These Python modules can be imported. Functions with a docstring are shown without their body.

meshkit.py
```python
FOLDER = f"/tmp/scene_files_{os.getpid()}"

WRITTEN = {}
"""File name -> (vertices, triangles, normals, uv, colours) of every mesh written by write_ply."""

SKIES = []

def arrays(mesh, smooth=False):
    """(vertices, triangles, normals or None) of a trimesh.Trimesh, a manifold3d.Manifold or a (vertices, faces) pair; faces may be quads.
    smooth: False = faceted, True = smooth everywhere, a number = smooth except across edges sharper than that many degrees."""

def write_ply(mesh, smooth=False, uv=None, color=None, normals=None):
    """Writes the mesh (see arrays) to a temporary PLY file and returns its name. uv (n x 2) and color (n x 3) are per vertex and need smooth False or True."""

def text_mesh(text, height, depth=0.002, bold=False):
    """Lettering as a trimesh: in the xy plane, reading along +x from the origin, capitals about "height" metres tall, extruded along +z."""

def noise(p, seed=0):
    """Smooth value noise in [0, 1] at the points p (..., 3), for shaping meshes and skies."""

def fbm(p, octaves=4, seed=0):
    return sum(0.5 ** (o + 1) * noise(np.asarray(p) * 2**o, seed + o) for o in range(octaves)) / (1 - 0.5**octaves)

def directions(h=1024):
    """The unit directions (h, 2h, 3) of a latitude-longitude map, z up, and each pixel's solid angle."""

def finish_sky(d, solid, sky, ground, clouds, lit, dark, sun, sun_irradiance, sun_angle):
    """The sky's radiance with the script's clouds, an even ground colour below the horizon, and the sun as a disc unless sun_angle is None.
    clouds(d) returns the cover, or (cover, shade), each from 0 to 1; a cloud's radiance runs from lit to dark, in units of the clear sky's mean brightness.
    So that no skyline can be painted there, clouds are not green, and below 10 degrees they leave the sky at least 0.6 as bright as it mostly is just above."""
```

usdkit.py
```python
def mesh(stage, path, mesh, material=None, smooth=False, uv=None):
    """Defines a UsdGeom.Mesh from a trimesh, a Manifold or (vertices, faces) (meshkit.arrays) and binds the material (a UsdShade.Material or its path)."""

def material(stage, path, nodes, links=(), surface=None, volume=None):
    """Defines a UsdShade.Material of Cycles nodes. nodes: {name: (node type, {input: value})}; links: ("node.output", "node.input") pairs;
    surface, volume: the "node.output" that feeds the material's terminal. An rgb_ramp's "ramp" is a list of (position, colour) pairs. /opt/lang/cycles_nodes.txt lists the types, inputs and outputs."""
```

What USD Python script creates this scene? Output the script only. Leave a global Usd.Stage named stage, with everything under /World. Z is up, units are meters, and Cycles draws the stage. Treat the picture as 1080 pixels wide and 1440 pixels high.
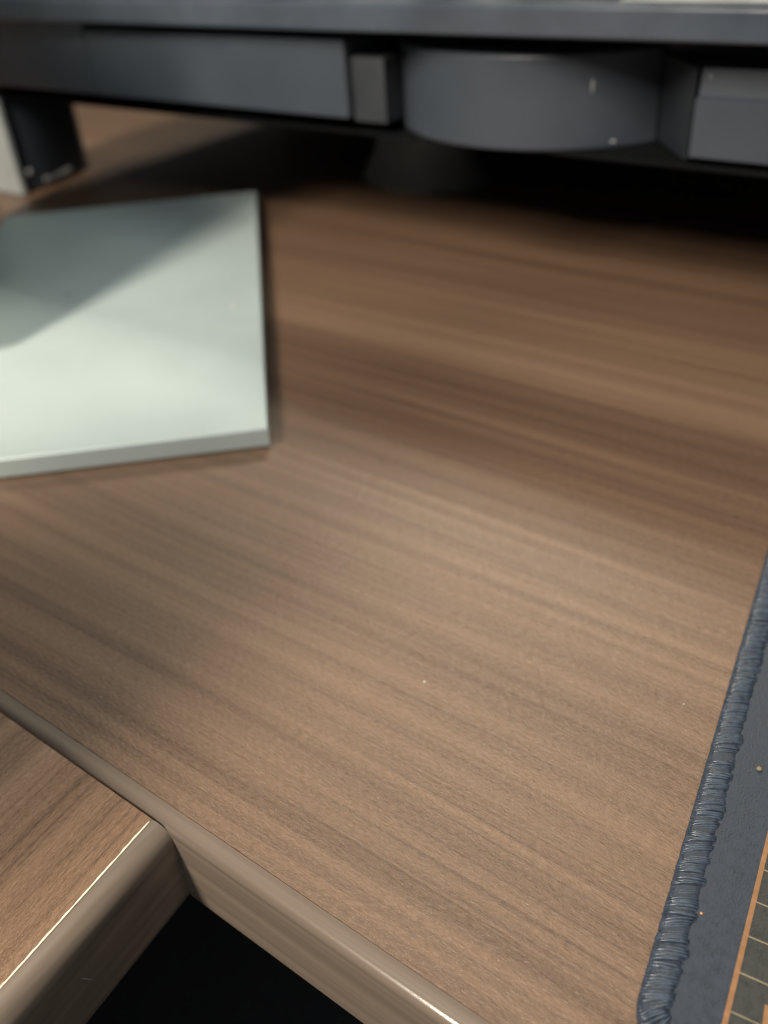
import math
import numpy as np, trimesh, usdkit, meshkit
import shapely.geometry as sg
from pxr import Usd, UsdGeom, UsdLux, UsdShade, Gf, Sdf, Vt

stage = Usd.Stage.CreateInMemory()
UsdGeom.SetStageUpAxis(stage, 'Z'); UsdGeom.SetStageMetersPerUnit(stage, 1.0)
UsdGeom.Xform.Define(stage, '/World'); UsdGeom.Scope.Define(stage, '/World/Looks')
rng = np.random.default_rng(7)

# ------------------------------------------------------------------ camera
F, H = 1250.0, 0.13                                   # focal length in photo pixels (1080 wide), eye height over the desk
v1 = np.array([-1990., -740., F]); nx = 140.; dn = np.array([nx, (F*F-1990*nx)/740, F])
cX = -v1/np.linalg.norm(v1); cZ = -dn/np.linalg.norm(dn); cY = np.cross(cZ, cX)
R = np.stack([cX, cY, cZ])                            # picture axes (right, down, forward) -> world
cam = UsdGeom.Camera.Define(stage, '/World/camera')
right, upv, back = R[:, 0], -R[:, 1], -R[:, 2]
M = Gf.Matrix4d(*[float(x) for x in (*right, 0, *upv, 0, *back, 0, 0, 0, H, 1)])
cam.AddTransformOp().Set(M)
cam.CreateHorizontalApertureAttr(36.0); cam.CreateVerticalApertureAttr(48.0)
cam.CreateFocalLengthAttr(36.0*F/1080)
cam.CreateFStopAttr(17.0); cam.CreateFocusDistanceAttr(0.143)
cam.CreateClippingRangeAttr(Gf.Vec2f(0.005, 50))
cam.CreateExposureAttr(-0.04)

# ------------------------------------------------------------------ lights (indoor lamps, added panels)
def rect_light(name, pos, target, w, h, inten, color):
    L = UsdLux.RectLight.Define(stage, '/World/'+name)
    L.CreateWidthAttr(w); L.CreateHeightAttr(h); L.CreateIntensityAttr(inten); L.CreateColorAttr(Gf.Vec3f(*color))
    pos, target = np.array(pos, float), np.array(target, float)
    z = pos-target; z /= np.linalg.norm(z)
    x = np.cross([0, 1, 0.001], z); x /= np.linalg.norm(x); y = np.cross(z, x)
    L.AddTransformOp().Set(Gf.Matrix4d(*[float(a) for a in (*x, 0, *y, 0, *z, 0, *pos, 1)]))
    return L
rect_light('desk_lamp_light', (-0.20, -0.60, 0.72), (-0.1, 0.2, 0), 0.13, 0.36, 112.0, (1.0, 0.91, 0.77))
rect_light('ceiling_light', (-0.2, 0.25, 1.9), (-0.2, 0.25, 0), 1.2, 0.9, 1.5, (0.90, 1.0, 0.94))
rect_light('ceiling_light_002', (0.7, -1.3, 1.9), (0.2, 0.1, 0), 1.2, 0.6, 4.6, (0.90, 0.97, 1.0))  # added fill panel, brightens the plate edge and device fronts
rect_light('ceiling_light_001', (-1.15, 2.2, 1.9), (-1.15, 2.2, 0), 1.1, 0.6, 30.0, (1.0, 0.95, 0.78))  # added panel that gives the main desk its sheen
dome = UsdLux.DomeLight.Define(stage, '/World/room_light')
dm = usdkit.material(stage, '/World/Looks/room_light', {'b': ('background_shader', {'color': (0.9, 0.95, 1.0), 'strength': 0.11})}, surface='b.background')
UsdShade.MaterialBindingAPI.Apply(dome.GetPrim()).Bind(dm)

# ------------------------------------------------------------------ materials
def mat(name, nodes, links, surface='p.BSDF'):
    return usdkit.material(stage, '/World/Looks/'+name, nodes, links, surface=surface)

def plain(name, col, rough=0.5, metal=0.0, vary=0.12, scale=60, bump=0.0, bscale=1500, spec=0.5, rvary=0.1, **kw):
    n = {'g': ('geometry', {}), 'n': ('noise_texture', {'scale': scale, 'detail': 4}),
         'r': ('rgb_ramp', {'ramp': [(0.3, tuple(c*(1-vary) for c in col)), (0.7, tuple(min(1, c*(1+vary)) for c in col))]}),
         'rr': ('map_range', {'from_min': 0.3, 'from_max': 0.7, 'to_min': rough-rvary, 'to_max': rough+rvary, 'clamp': True}),
         'n2': ('noise_texture', {'scale': bscale, 'detail': 2}),
         'b': ('bump', {'strength': 1.0, 'distance': max(bump, 1e-7)}),
         'p': ('principled_bsdf', {'metallic': metal, 'specular_ior_level': spec, **kw})}
    l = [('g.position', 'n.vector'), ('g.position', 'n2.vector'), ('n.fac', 'r.fac'), ('r.color', 'p.base_color'), ('n.fac', 'rr.value'), ('rr.result', 'p.roughness')]
    if bump: l += [('n2.fac', 'b.height'), ('b.normal', 'p.normal')]
    return mat(name, n, l)

def streak(name, col, rough, sc):
    n = {'g': ('geometry', {}), 'm': ('mapping', {'scale': sc}), 'n': ('noise_texture', {'scale': 1, 'detail': 3}),
         'r': ('rgb_ramp', {'ramp': [(0.3, tuple(c*0.78 for c in col)), (0.7, tuple(c*1.18 for c in col))]}),
         'm2': ('mapping', {'scale': (1500, 1500, 1500)}), 'n2': ('noise_texture', {'scale': 1, 'detail': 2}), 'b': ('bump', {'strength': 1.0, 'distance': 0.000005}),
         'p': ('principled_bsdf', {'roughness': rough})}
    return mat(name, n, [('g.position', 'm.vector'), ('m.vector', 'n.vector'), ('n.fac', 'r.fac'), ('r.color', 'p.base_color'), ('g.position', 'm2.vector'), ('m2.vector', 'n2.vector'), ('n2.fac', 'b.height'), ('b.normal', 'p.normal')])

def wood(name, bands, rot, tint=(1, 1, 1), rough=0.38, glint=1.0):
    """Printed wood laminate: bands = (position across the grain in metres, tone) over 0..0.6 m, grain along local x after rotation."""
    lo, hi = np.array((0.049, 0.0245, 0.0152))*tint, np.array((0.330, 0.210, 0.136))*tint
    n = {'g': ('geometry', {}),
         'm': ('mapping', {'rotation': (0, 0, rot)}),
         # slow waviness of the grain
         'wv': ('mapping', {'scale': (2.2, 5, 1)}), 'wn': ('noise_texture', {'scale': 1, 'detail': 2}),
         'wm': ('math', {'math_type': 'multiply_add', 'value2': 0.016, 'value3': -0.008}),
         'sx': ('separate_xyz', {}), 'add': ('math', {'math_type': 'add'}),
         'cx': ('combine_xyz', {}),
         'mr': ('map_range', {'from_min': 0.0, 'from_max': 0.6, 'to_min': 0, 'to_max': 1, 'clamp': True}),
         'ramp': ('rgb_ramp', {'ramp': [(a/0.6, (t, t, t)) for a, t in bands]}),
         's1': ('mapping', {'scale': (2.5, 140, 1)}), 'n1': ('noise_texture', {'scale': 1, 'detail': 3, 'roughness': 0.6}),
         's2': ('mapping', {'scale': (3.5, 330, 1)}), 'n2': ('noise_texture', {'scale': 1, 'detail': 3, 'roughness': 0.6}),
         's3': ('mapping', {'scale': (650, 2900, 1)}), 'n3': ('noise_texture', {'scale': 1, 'detail': 2}),
         'a1': ('math', {'math_type': 'multiply_add', 'value2': 0.34, 'value3': -0.17}),
         'a2': ('math', {'math_type': 'multiply_add', 'value2': 0.62, 'value3': -0.31}),
         'a3': ('math', {'math_type': 'multiply_add', 'value2': 0.56, 'value3': -0.28}),
         't1': ('math', {'math_type': 'add'}), 't2': ('math', {'math_type': 'add'}), 't3': ('math', {'math_type': 'add', 'use_clamp': True}),
         'col': ('rgb_ramp', {'ramp': [(0.0, lo), (0.5, (lo*0.5+hi*0.5)*np.array((1.0, 0.97, 0.95))), (1.0, hi)]}),
         's5': ('mapping', {'scale': (11, 1150, 1)}), 'n5': ('noise_texture', {'scale': 1, 'detail': 1, 'roughness': 0.5}),
         'a5': ('map_range', {'from_min': 0.56, 'from_max': 0.72, 'to_min': 0.0, 'to_max': -0.15, 'clamp': True}), 't5': ('math', {'math_type': 'add'}),
         's4': ('mapping', {'scale': (2100, 3600, 1)}), 'n4': ('noise_texture', {'scale': 1, 'detail': 3, 'roughness': 0.65}),
         'hm': ('math', {'math_type': 'multiply_add', 'value2': 0.5}),
         'b': ('bump', {'strength': 1.0, 'distance': 0.00017*glint}),
         'rr': ('map_range', {'from_min': 0.3, 'from_max': 0.7, 'to_min': rough+0.10, 'to_max': rough-0.16, 'clamp': True}),
         'p': ('principled_bsdf', {'specular_ior_level': 0.5})}
    l = [('g.position', 'm.vector'), ('m.vector', 'wv.vector'), ('wv.vector', 'wn.vector'), ('wn.fac', 'wm.value1'), ('m.vector', 'sx.vector'),
         ('sx.y', 'add.value1'), ('wm.value', 'add.value2'), ('sx.x', 'cx.x'), ('add.value', 'cx.y'), ('add.value', 'mr.value'), ('mr.result', 'ramp.fac'),
         ('n1.fac', 'a1.value1'), ('n2.fac', 'a2.value1'), ('n3.fac', 'a3.value1'),
         ('ramp.color', 't1.value1'), ('a1.value', 't1.value2'), ('t1.value', 't2.value1'), ('a2.value', 't2.value2'), ('t5.value', 't3.value1'), ('a3.value', 't3.value2'),
         ('n5.fac', 'a5.value'), ('t2.value', 't5.value1'), ('a5.result', 't5.value2'), ('t3.value', 'col.fac'), ('col.color', 'p.base_color'), ('n4.fac', 'hm.value1'), ('n3.fac', 'hm.value3'), ('hm.value', 'b.height'), ('b.normal', 'p.normal'),
         ('n4.fac', 'rr.value'), ('rr.result', 'p.roughness')]
    for k in '12345':
        l += [('cx.vector', f's{k}.vector'), (f's{k}.vector', f'n{k}.vector')]
    return mat(name, n, l)

MAIN_BANDS = [(0.0, .45), (.05, .45), (.075, .44), (.09, .50), (.105, .42), (.118, .50), (.135, .55), (.150, .50), (.158, .42), (.168, .47), (.178, .36), (.192, .40),
              (.205, .30), (.216, .34), (.218, .55), (.235, .60), (.25, .50), (.262, .58), (.275, .44), (.290, .50), (.305, .38), (.32, .48), (.34, .36), (.37, .5), (.42, .4), (.48, .55), (.6, .5)]
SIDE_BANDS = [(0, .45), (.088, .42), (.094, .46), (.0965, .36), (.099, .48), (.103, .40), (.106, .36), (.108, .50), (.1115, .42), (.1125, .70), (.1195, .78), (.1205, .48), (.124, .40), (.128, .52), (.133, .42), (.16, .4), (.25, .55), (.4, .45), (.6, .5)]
side_ang = math.radians(-84.6)
M_WOOD = wood('walnut_laminate', MAIN_BANDS, 0.0)
M_BAND = streak('edge_banding', (0.180, 0.138, 0.108), 0.17, (6, 500, 500))
M_FACE = M_BAND
M_SIDEBAND = streak('side_edge_banding', (0.195, 0.150, 0.114), 0.36, (500, 8, 500))
M_WORN_GLINT = plain('bare_edge_glint', (0.80, 0.71, 0.57), rough=0.35, vary=0.25, scale=700)
M_SEAM = plain('seam_glue', (0.09, 0.07, 0.05), rough=0.6)
M_UNDER = plain('chipboard', (0.25, 0.18, 0.11), rough=0.8, scale=400, vary=0.3)
M_CARPET = plain('black_carpet', (0.05, 0.05, 0.052), rough=0.95, scale=300, vary=0.4, bump=0.002, bscale=700, spec=0.1)
M_SILVER = plain('satin_aluminium', (0.51, 0.585, 0.575), rough=0.45, metal=0.15, vary=0.06, scale=22, bump=0.00002, bscale=3500, rvary=0.04)
M_SILVER_EDGE = plain('aluminium_edge', (0.66, 0.68, 0.66), rough=0.4, metal=0.3, vary=0.03)
M_BLACK = plain('black_plastic', (0.047, 0.056, 0.072), rough=0.42, vary=0.08, scale=35, bump=0.00002, bscale=2200, rvary=0.05)
M_LIP = plain('glossy_black_plastic', (0.060, 0.072, 0.092), rough=0.25, vary=0.15, scale=40, rvary=0.08)
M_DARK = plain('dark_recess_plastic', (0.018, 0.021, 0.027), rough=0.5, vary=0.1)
M_SMEAR = plain('smear_grey', (0.13, 0.13, 0.13), rough=0.5, vary=0.08)
M_VOID = plain('matt_black_shade_tray', (0.004, 0.0045, 0.005), rough=0.85, spec=0.1)
M_FOOT = plain('foot_silver', (0.44, 0.48, 0.48), rough=0.4, metal=0.3, vary=0.05)
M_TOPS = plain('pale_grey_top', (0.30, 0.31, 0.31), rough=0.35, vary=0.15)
M_GREY = plain('grey_plastic', (0.032, 0.035, 0.040), rough=0.45, vary=0.1)
M_MARK = plain('pale_grey_mark', (0.36, 0.37, 0.38), rough=0.4)
M_DIM = plain('dim_grey_mark', (0.20, 0.21, 0.22), rough=0.3)
M_MAT = plain('navy_black_mat', (0.029, 0.036, 0.053), rough=0.55, vary=0.25, scale=900, bump=0.00006, bscale=2600, spec=0.5)
M_FIELD = plain('printed_charcoal', (0.036, 0.036, 0.034), rough=0.5, vary=0.2, scale=900, bump=0.00005, bscale=2600, spec=0.45)
M_THREAD = plain('navy_thread', (0.036, 0.050, 0.074), rough=0.34, vary=0.3, scale=900, spec=0.6, bump=0.00002, bscale=5000)
M_ORANGE = plain('orange_print', (0.28, 0.135, 0.058), rough=0.5, vary=0.15, scale=900)
M_GRID = plain('pale_gold_print', (0.25, 0.205, 0.13), rough=0.5, vary=0.2, scale=900)
M_CRUMB = plain('pale_crumb', (0.6, 0.54, 0.45), rough=0.5)
M_TAN = plain('tan_crumb', (0.20, 0.155, 0.09), rough=0.7)
M_REDDUST = plain('orange_speck', (0.7, 0.28, 0.12), rough=0.6)

# ------------------------------------------------------------------ helpers
used = {}
def path_for(name, parent):
    base = (str(parent.GetPath()) if parent else '/World') + '/' + name
    k = used.get(base, -1)+1; used[base] = k
    return base if k == 0 else f'{base}_{k:03d}'
def obj(name, mesh, m, parent=None, smooth=30, label=None):
    g = usdkit.mesh(stage, path_for(name, parent), mesh, m, smooth=smooth)
    p = g.GetPrim()
    if label: p.SetCustomDataByKey('label', label)
    return p
def tag(p, label=None, cat=None, group=None, kind=None):
    for k, v in (('label', label), ('category', cat), ('group', group), ('kind', kind)):
        if v: p.SetCustomDataByKey(k, v)
    return p
def thing(name, label, cat, loc=(0, 0, 0), group=None):
    x = UsdGeom.Xform.Define(stage, path_for(name, None))
    return tag(x.GetPrim(), label, cat, group)
def box(x0, x1, y0, y1, z0, z1, r=0.0, seg=4):
    """box with rounded edges: hull of the corner spheres"""
    if r <= 0:
        b = trimesh.creation.box((x1-x0, y1-y0, z1-z0)); b.apply_translation(((x0+x1)/2, (y0+y1)/2, (z0+z1)/2)); return b
    s = trimesh.creation.uv_sphere(r, count=[4*seg//2+1, 4*seg]).vertices
    pts = np.vstack([s+np.array((x, y, z)) for x in (x0+r, x1-r) for y in (y0+r, y1-r) for z in (z0+r, z1-r)])
    return trimesh.convex.convex_hull(pts)
def prism(poly, z0, z1):
    m = trimesh.creation.extrude_polygon(sg.Polygon(poly), z1-z0); m.apply_translation((0, 0, z0)); return m
def rprism(poly, z0, z1, r=0.0008, n=4):
    """prism whose top and bottom rims are rounded (any simple outline)"""
    from shapely.geometry.polygon import orient
    P = orient(sg.Polygon(poly)); a = np.linspace(0, math.pi/2, n)
    hs = [(r*(1-math.sin(t)), z0+r*(1-math.cos(t))) for t in a]           # bottom: inset r -> 0
    hs += [(r*(1-math.cos(t)), z1-r*(1-math.sin(t))) for t in a]
    pts = np.array(P.exterior.coords)[:-1]
    e = np.roll(pts, -1, 0)-pts; e /= np.linalg.norm(e, axis=1)[:, None]; nl = np.stack([-e[:, 1], e[:, 0]], 1)   # inward normal of each edge
    pn = np.roll(nl, 1, 0); b = pn+nl; b /= (1+(pn*nl).sum(1))[:, None]
    rows = [np.column_stack([pts+b*i, np.full(len(pts), z)]) for i, z in hs]
    v = np.vstack(rows); k = len(pts); f = []
    for q in range(len(rows)-1):
        for i in range(k):
            j = (i+1) % k; A, B, C, D = q*k+i, q*k+j, (q+1)*k+j, (q+1)*k+i
            f += [(A, B, C), (A, C, D)]
    import mapbox_earcut as me
    tri = me.triangulate_float64(pts, np.array([k])).reshape(-1, 3)
    ar = np.cross(pts[tri[:, 1]]-pts[tri[:, 0]], pts[tri[:, 2]]-pts[tri[:, 0]])
    tri[ar < 0] = tri[ar < 0][:, ::-1]
    f += [tuple(t[::-1]) for t in tri]+[tuple(t+k*(len(rows)-1)) for t in tri]
    return trimesh.Trimesh(v, np.array(f), process=False)
def extrude_along(profile, p0, p1, out, seg=1):
    """profile [(outward, z)] swept from p0 to p1 (2-D points); out = outward 2-D unit vector"""
    prof = np.array(profile); p0, p1, out = map(np.array, (p0, p1, out)); rows = []
    for t in np.linspace(0, 1, seg+1):
        q = p0+(p1-p0)*t
        rows.append(np.column_stack([q[0]+prof[:, 0]*out[0], q[1]+prof[:, 0]*out[1], prof[:, 1]]))
    k = len(prof); v = np.vstack(rows); f = []
    for s in range(seg):
        for i in range(k):
            j = (i+1) % k; f += [(s*k+i, s*k+j, (s+1)*k+j), (s*k+i, (s+1)*k+j, (s+1)*k+i)]
    m0, m1 = len(v), len(v)+1
    v = np.vstack([v, rows[0].mean(0), rows[-1].mean(0)])
    for i in range(k):
        j = (i+1) % k; f += [(m0, j, i), (m1, seg*k+i, seg*k+j)]
    m = trimesh.Trimesh(v, f, process=False); trimesh.repair.fix_normals(m); return m
def band_profile(w, r, t, n=8):
    a = np.linspace(0, math.pi/2, n)
    top = [(w-r+r*math.sin(x), -r+r*math.cos(x)) for x in a]
    bot = [(w-r+r*math.cos(x), -t+r-r*math.sin(x)) for x in a]
    return [(0, 0), (max(w-r-0.00015, 0.0001), 0)]+top+[(w, -r-0.0002), (w, -t+r+0.0002)]+bot+[(0, -t)]
def tube(points, rad, sides=6):
    p = np.asarray(points, float); rad = np.broadcast_to(rad, (len(p),))
    t = np.gradient(p, axis=0); t /= np.linalg.norm(t, axis=1, keepdims=True)
    ref = np.array([0.3, 1, 0.2]); a = np.cross(t, ref); a /= np.linalg.norm(a, axis=1, keepdims=True); b = np.cross(t, a)
    an = np.arange(sides)*2*np.pi/sides
    v = (p[:, None]+rad[:, None, None]*(np.cos(an)[None, :, None]*a[:, None]+np.sin(an)[None, :, None]*b[:, None])).reshape(-1, 3); f = []
    for i in range(len(p)-1):
        for j in range(sides):
            k = (j+1) % sides; A, B, C, D = i*sides+j, i*sides+k, (i+1)*sides+k, (i+1)*sides+j
            f += [(A, C, B), (A, D, C)]
    n0 = len(v); v = np.vstack([v, p[0], p[-1]])
    for j in range(sides):
        k = (j+1) % sides; f += [(n0, j, k), (n0+1, (len(p)-1)*sides+k, (len(p)-1)*sides+j)]
    m = trimesh.Trimesh(v, f, process=False); trimesh.repair.fix_normals(m); return m
def lump(c, r, squash=(1, 1, 0.7), seed=1):
    s = trimesh.creation.icosphere(2, 1.0); v = s.vertices
    v = v*(0.75+0.5*meshkit.noise(v*1.3+seed*7.1)[:, None])*np.array(squash)*r+np.array(c)
    return trimesh.Trimesh(v, s.faces, process=False)

# ------------------------------------------------------------------ the setting: floor and the two desks
T = 0.022; YE = 0.0510; YF = 0.0475
fl = obj('floor', box(-3, 3, -3, 3, -0.76, -0.74), M_CARPET); tag(fl, 'black carpet seen in the dark gap between the desks', 'floor', kind='structure')

wl = obj('added_partition', box(-3, 3, 0.83, 0.87, -0.74, 0.42), M_DARK, smooth=False); tag(wl, 'unseen dark partition added behind the desk to darken its reflections', 'wall', kind='structure')  # unseen, added so the desk mirrors something dark
desk = thing('main_desk', 'large brown walnut laminate desk with straight grain filling the picture', 'desk')
obj('tabletop', box(-1.3, 0.9, YE, 0.80, -T, 0.00012), M_WOOD, desk, smooth=False)
obj('edge_band', extrude_along(band_profile(YE-YF-0.00005, 0.0017, T), (-1.3, YE-0.00005), (0.9, YE-0.00005), (0, -1), 1), M_BAND, desk, smooth=40)

sd = thing('side_desk', 'second wooden desk in the bottom left corner, butted against the long desk', 'desk')
te = np.array((math.cos(side_ang), math.sin(side_ang))); ne = np.array((-te[1], te[0]))     # along the edge towards the viewer; outward (right)
c0 = np.array((-0.0945, YF-0.0003))
q = c0+te*0.7
obj('tabletop', prism([c0, q, (-1.2, q[1]), (-1.2, c0[1])][::-1], -T, 0.0), wood('side_walnut_laminate', SIDE_BANDS, -side_ang+math.pi, tint=(1.42, 1.4, 1.36), glint=2.6), sd, smooth=False)
obj('edge_band', extrude_along([(a+0.00003, b-0.0001) for a, b in band_profile(0.0042, 0.0038, T-0.0001)], c0, q, ne), M_SIDEBAND, sd, smooth=40)
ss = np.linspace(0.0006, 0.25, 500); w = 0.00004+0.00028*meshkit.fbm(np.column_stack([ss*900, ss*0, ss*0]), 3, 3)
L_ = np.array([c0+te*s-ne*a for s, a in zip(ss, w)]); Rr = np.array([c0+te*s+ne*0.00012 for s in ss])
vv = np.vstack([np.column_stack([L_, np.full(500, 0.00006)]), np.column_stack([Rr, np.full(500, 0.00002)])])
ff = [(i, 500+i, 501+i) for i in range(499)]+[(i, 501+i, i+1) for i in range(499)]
obj('worn_edge_highlight', trimesh.Trimesh(vv, ff, process=False), M_WORN_GLINT, sd, smooth=True, label='thin pale line along the worn top edge with its highlight painted in')  # worn laminate line; its pale colour also carries the edge highlight
obj('scratch', tube([(-0.08808, 0.0238, -0.0087), (-0.08812, 0.0246, -0.0102), (-0.0882, 0.0254, -0.0118)], np.array((.00003, .00012, .00003)), 6), M_MARK, sd)

# ------------------------------------------------------------------ black device across the back
dev = thing('black_device', 'long black plastic device with overhanging lip and rounded bulge across the back of the desk', 'device')
XL, XR, YB = -0.476, 0.40, 0.62
obj('top_cover', box(XL, XR, 0.262, YB, 0.0872, 0.0962, 0.0016, 4), M_LIP, dev, smooth=14)
ZB = 0.0540
obj('top_sheen_sheet', box(-0.115, XR-.004, 0.2665, YB-.01, 0.09625, 0.0969, 0.0003, 2), M_TOPS, dev, smooth=14, label='pale strip added for the sheen on top of the device at the right')  # pale sheet stands in for sheen on the glossy black top
core = prism([(-0.4555, 0.300), (-0.239, 0.300), (-0.239, 0.345), (-0.217, 0.345), (-0.217, 0.300), (XR, 0.300), (XR, YB-.01), (-0.4555, YB-.01)], ZB, 0.0870)
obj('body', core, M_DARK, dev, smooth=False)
obj('added_rear_panel', box(-0.466, XR-.012, 0.500, 0.506, 0.0005, ZB-0.0003), M_DARK, dev, smooth=False)  # unseen panel added to keep reflections under the device dark
obj('shadow_tray', box(-0.468, XR-.012, 0.2768, 0.4995, 0.0508, 0.0524, 0.0004, 2), M_VOID, dev, smooth=14)  # black tray added to straighten the shadow cast on the desk
obj('front_panel', box(-0.3600, -0.2175, 0.2700, 0.2998, ZB+.0037, 0.0840, 0.0012, 3), M_BLACK, dev, smooth=14, label='flat dark panel left of the bulge')
obj('end_panel', box(XL+.002, -0.3603, 0.2700, 0.2998, ZB+.0037, 0.0871, 0.0012, 3), M_BLACK, dev, smooth=14)
# notch between panel and bulge
obj('notch_panel', rprism([(-0.2174, 0.2735), (-0.2030, 0.2735), (-0.2030, 0.2992), (-0.2174, 0.2992)], ZB+.0022, 0.0780, 0.0010), M_GREY, dev, smooth=14, label='small grey panel set back in the notch')
# bulge: circular arc in plan
cxb, ryb, cyb = -0.163, 0.0610, 0.3312
a0, a1 = math.atan2(-0.0350, -0.0500), math.atan2(-0.0340, 0.0506)
arc = [(cxb+ryb*math.cos(t), cyb+ryb*math.sin(t)) for t in np.linspace(a0, a1, 40)]
obj('bulge', rprism(arc+[(-0.1125, 0.2999), (-0.2145, 0.2999)], ZB-0.0018, 0.0812, 0.0012), M_BLACK, dev, smooth=14, label='rounded bulge curving out of the front')
obj('facet', rprism([(-0.1120, 0.2975), (-0.0940, 0.2765), (-0.0935, 0.2999), (-0.1120, 0.2999)], ZB-0.001, 0.0790, 0.0006), M_DARK, dev, smooth=14)
prof = [(0.0, 0.0547), (-0.0240, 0.0547), (-0.0244, 0.0551), (-0.0244, 0.0705), (-0.0238, 0.0711), (-0.0222, 0.0717), (-0.0212, 0.0788), (0.0, 0.0788)]
obj('end_block', extrude_along([(-a, b) for a, b in prof], (-0.0932, 0.2999), (XR-.01, 0.2999), (0, -1)), M_BLACK, dev, smooth=40, label='right block with a ledge along its face')
def nub(x, y, z, r, sq=(1, 1, 1)):
    s = trimesh.creation.icosphere(2, r); s.apply_scale(sq); s.apply_translation((x, y, z)); return s
def on_arc(px, dz): return cxb+ryb*math.cos(px), cyb+ryb*math.sin(px), dz
for t, z, r, sq in ((math.radians(-55), 0.0715, 0.0012, (.5, .4, 1.7)), (math.radians(-48), 0.0545, 0.0010, (1.3, .4, .6))):
    x, y, z = on_arc(t, z); obj('indicator', nub(x, y, z, r, sq), M_DIM, dev, smooth=True)
obj('indicator', nub(-0.0905, 0.2782, 0.0765, 0.0007), M_DIM, dev, smooth=True)
obj('indicator', nub(-0.415, 0.2698, 0.0795, 0.0008), M_DIM, dev, smooth=True)
pp = [(0, 0.0003), (0.036, 0.0003), (0.0355, 0.002), (0.029, 0.012), (0.024, 0.028), (0.0225, 0.0505), (0, 0.0505)]
m = trimesh.creation.revolve(np.array(pp), sections=48); m.apply_transform(np.diag([1, 0.7, 1, 1])); m.apply_translation((-0.268, 0.392, 0)); obj('smear_post', m, M_SMEAR, dev, smooth=50, label='grey post added for the soft smear under the device')  # added shape that stands for the soft grey smear
# foot at the left end
obj('foot', rprism([(-0.477, 0.2812), (-0.4558, 0.2812), (-0.4560, 0.300), (-0.4630, 0.327), (-0.466, 0.332), (-0.477, 0.333)], 0.0006, ZB+0.0005, 0.0012), M_BLACK, dev, smooth=14, label='black foot under the left end')
obj('foot_front', box(-0.480, -0.4540, 0.2775, 0.2808, 0.0004, ZB+0.012, 0.0006, 3), M_FOOT, dev, smooth=14, label='silver metal front of the foot')
obj('screw', nub(-0.4557, 0.2865, 0.0105, 0.0018, (.5, 1, 1)), M_MARK, dev, smooth=True)
st = tube([(-0.4562, 0.2945, 0.0045), (-0.4600, 0.3150, 0.0045)], 0.0014, 6); obj('metal_strip', st, M_MARK, dev)

# ------------------------------------------------------------------ metal stand (base plate and upright) on the left
std = thing('metal_stand', 'pale silver metal stand whose square flat base plate lies on the desk at left', 'stand')
zt = 0.0066
br = np.array((-0.1590, 0.1500)); er = np.array((math.cos(math.radians(133.4)), math.sin(math.radians(133.4)))); ef = np.array((math.cos(math.radians(223.0)), math.sin(math.radians(223.0))))
Lr, Lf = 0.236, 0.122
poly = [br, br+er*Lr, br+er*Lr+ef*Lf, br+ef*Lf]
obj('base_plate', rprism(poly, 0.0004, zt, 0.0007, 4), M_SILVER, std, smooth=14)
A = np.array((-0.2715, 0.1365)); B = np.array((-0.428, 0.2465)); dd = (B-A)/np.linalg.norm(B-A); nn_ = np.array((dd[1], -dd[0]))
if nn_[0] > 0: nn_ = -nn_
up_h = 0.17
outl = sg.Polygon([(0.012, 0), (0.19, 0), (0.19, up_h), (0.0, up_h), (0.0, 0.012)]).buffer(0.006).buffer(-0.006)
um = trimesh.creation.extrude_polygon(outl, 0.006)
v = um.vertices; lean = 0.12
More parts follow.
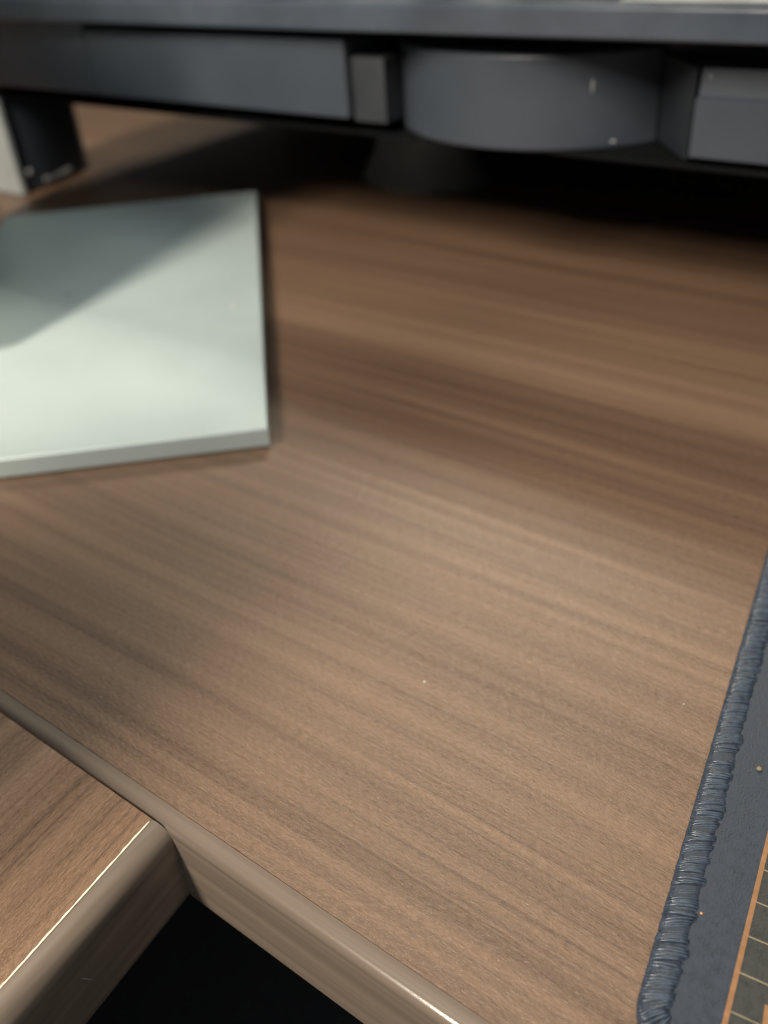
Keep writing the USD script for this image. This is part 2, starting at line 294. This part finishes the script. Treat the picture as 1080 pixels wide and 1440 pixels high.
um.vertices = np.column_stack([A[0]+dd[0]*v[:, 0]+nn_[0]*(v[:, 2]+lean*v[:, 1]), A[1]+dd[1]*v[:, 0]+nn_[1]*(v[:, 2]+lean*v[:, 1]), zt+v[:, 1]])
trimesh.repair.fix_normals(um)
obj('upright', um, M_SILVER_EDGE, std, smooth=30, label='grey upright panel rising at the left edge of the picture')

# ------------------------------------------------------------------ stitched mat
dmat = thing('desk_mat', 'navy black desk mat with stitched edge and orange printed grid at right', 'mat')
dl = np.array((0.1405, -1.0)); dl /= np.linalg.norm(dl); pl = np.array((-dl[1], dl[0]))       # along the edge towards the viewer; into the mat
e0 = np.array((-0.0138, 0.0655)); RC = 0.0085
th = np.linspace(0, math.pi/2, 60)
arc_pts = e0+RC*pl+RC*(-np.cos(th)[:, None]*pl+np.sin(th)[:, None]*dl)
dense = np.vstack([e0-dl*np.linspace(0.27, 0.0001, 1500)[:, None], arc_pts, arc_pts[-1]+pl*np.linspace(0.0002, 0.2, 800)[:, None]])
seg = np.linalg.norm(np.diff(dense, axis=0), axis=1); arcl = np.concatenate([[0], np.cumsum(seg)])
def edge_at(s):
    p = np.array([np.interp(s, arcl, dense[:, k]) for k in (0, 1)]); q = np.array([np.interp(s+1e-4, arcl, dense[:, k]) for k in (0, 1)])
    t = (q-p)/np.linalg.norm(q-p); return p, t, np.array((-t[1], t[0]))
TM = 0.0019
WS = 0.0042
ring = []
sl = np.arange(0, arcl[-1]-1e-3, 0.001)
P0 = np.array([edge_at(s)[0] for s in sl]); N0 = np.array([edge_at(s)[2] for s in sl])
if (np.array((0.1, 0.2))-P0[50])@N0[50] < 0: N0 = -N0
inner = P0+N0*0.0008
far = [tuple(P0[-1]-dl*0.27+N0[-1]*0)]
surf = sg.Polygon(list(map(tuple, inner))+far).buffer(0)
m = trimesh.creation.extrude_polygon(surf, TM-0.0006); m.apply_translation((0, 0, 0.0003)); obj('mat_surface', m, M_MAT, dmat, smooth=30)
# rolled edge core under the thread
core_p = P0+N0*0.0016
prof_n = 16
rows = []
for p, n in zip(P0, N0):
    a = np.linspace(0, 2*np.pi, prof_n, endpoint=False)
    o = 0.0022+0.0020*np.sign(np.cos(a))*np.abs(np.cos(a))**.6; z = 0.00108+0.00080*np.sign(np.sin(a))*np.abs(np.sin(a))**.6
    rows.append(np.column_stack([p[0]+n[0]*o, p[1]+n[1]*o, z]))
v = np.vstack(rows); k = prof_n; f = []
for i in range(len(rows)-1):
    for j in range(k):
        jj = (j+1) % k; f += [(i*k+j, i*k+jj, (i+1)*k+jj), (i*k+j, (i+1)*k+jj, (i+1)*k+j)]
em = trimesh.Trimesh(v, f, process=False); trimesh.repair.fix_normals(em); obj('edge_roll', em, M_MAT, dmat, smooth=True)
# thread stitches, each a loop over the edge
s = 0.15
s_end = arcl[-1]-0.17
while s < s_end:
    p, t, n = edge_at(s)
    if (np.array((0.1, 0.2))-p)@n < 0: n = -n
    skew = 0.0004*rng.normal()+0.0002; wdt = WS*(1+0.05*rng.normal()); rad = 0.00042*(1+0.14*rng.normal())
    o = np.array((0.00045, 0.00008, 0.0, 0.00022, 0.0008, 0.0016, 0.0026, 0.0034, 0.0039, 0.00425))*wdt/WS
    z = np.array((0.0003, 0.0006, 0.0011, 0.00160, 0.00190, 0.00204, 0.00208, 0.00206, 0.00198, 0.00175))*0.86+0.00004*rng.normal()
    jit = (skew-0.0017)*o/WS
    pts = np.column_stack([p[0]+n[0]*o+t[0]*jit, p[1]+n[1]*o+t[1]*jit, z])
    strands = []
    for q in (-1, 0, 1):
        off = q*0.00042*(1+0.1*rng.normal()); dz = 0.00010*rng.normal()+(0.00006 if q == 0 else 0)
        pq = pts+np.column_stack([t[0]*off+0*o, t[1]*off+0*o, np.where(o > 0.0006, dz, 0)+0.00003*rng.normal(size=len(o))])
        strands.append(tube(pq, np.array((.7, .9, 1, 1, 1, 1, 1, 1, .95, .6))*0.00023*(1+0.12*rng.normal()), 7))
    tm = trimesh.util.concatenate(strands)
    obj('stitch', tm, M_THREAD, dmat, smooth=60)
    s += 0.00122*(1+0.09*rng.normal())
# printed grid
gdir = np.array((-0.0064+0.0032, 0.0965-0.0697)); gdir /= np.linalg.norm(gdir); gp = np.array((gdir[1], -gdir[0]))
g0 = np.array((-0.0032, 0.0698))
zg = TM-0.0003+0.00002
def quad(a, b, w, z, side=0.0):
    a, b = np.array(a), np.array(b); d = (b-a)/np.linalg.norm(b-a); n = np.array((-d[1], d[0]))*w/2
    mm = prism([a-n, b-n, b+n, a+n], z-0.00004, z); return mm
Lg0, Lg1 = -0.0118, 0.125
obj('printed_field', prism([g0+gdir*Lg0+gp*0.0003, g0+gdir*Lg0+gp*0.25, g0+gdir*Lg1+gp*0.25, g0+gdir*Lg1+gp*0.0003], zg-0.00003, zg), M_FIELD, dmat, smooth=False)
obj('border_line', quad(g0+gdir*Lg0, g0+gdir*Lg1, 0.00072, zg+0.00006), M_ORANGE, dmat, smooth=False)
for k in range(-1, 21):
    a = g0+gdir*(0.0059*k+0.0001); obj('grid_line', quad(a+gp*0.0003, a+gp*0.2, 0.00020, zg+0.00003), M_GRID, dmat, smooth=False)
a = np.array((0.0012, 0.0735)); obj('printed_mark', quad(a, a-gdir*0.0030+gp*0.0002, 0.0012, zg+0.00008), M_ORANGE, dmat, smooth=False)

# ------------------------------------------------------------------ crumbs and specks
def crumb(name, x, y, z, r, m, label, seed): tag(obj(name, lump((x, y, z+r*0.5), r, (1, 1, .7), seed), m, smooth=True), label, 'crumb')
crumb('crumb', -0.07236, 0.09889, 0.0001, 0.00026, M_CRUMB, 'tiny white crumb in the middle of the bare wooden desk', 2)
crumb('plate_speck', -0.2955, 0.1868, zt, 0.0008, M_TOPS, 'faint pale speck on the silver plate near its left side', 8)
crumb('plate_speck', -0.2278, 0.2086, zt, 0.0006, M_CRUMB, 'faint pale speck on the silver plate near its right edge', 9)
crumb('mat_crumb', -0.0121, 0.1117, TM-0.0003, 0.00045, M_TAN, 'tan crumb on the navy mat near the right edge of the picture', 4)
crumb('mat_crumb', -0.0110, 0.0813, TM-0.0003, 0.00020, M_REDDUST, 'tiny orange speck beside the stitching of the navy mat', 5)
crumb('crumb', -0.0283, 0.1203, 0.0001, 0.00016, M_CRUMB, 'minute pale speck on the wood just left of the mat stitching', 6)

# unseen flask added on the side desk to shade the long desk
bt = thing('added_bottle', 'unseen dark flask added on the side desk to shade the long desk', 'added_bottle')
prof = [(0, 0.0003), (0.041, 0.0003), (0.044, 0.003), (0.0445, 0.01), (0.0445, 0.160), (0.040, 0.172), (0.018, 0.182), (0.016, 0.188), (0, 0.188)]
m = trimesh.creation.revolve(np.array(prof), sections=48); m.apply_translation((-0.167, -0.075, 0)); obj('added_bottle_body', m, M_DARK, bt, smooth=40)
m = trimesh.creation.cylinder(0.019, 0.022, sections=32); m.apply_translation((-0.167, -0.075, 0.1995)); obj('cap', m, M_BLACK, bt, smooth=40)
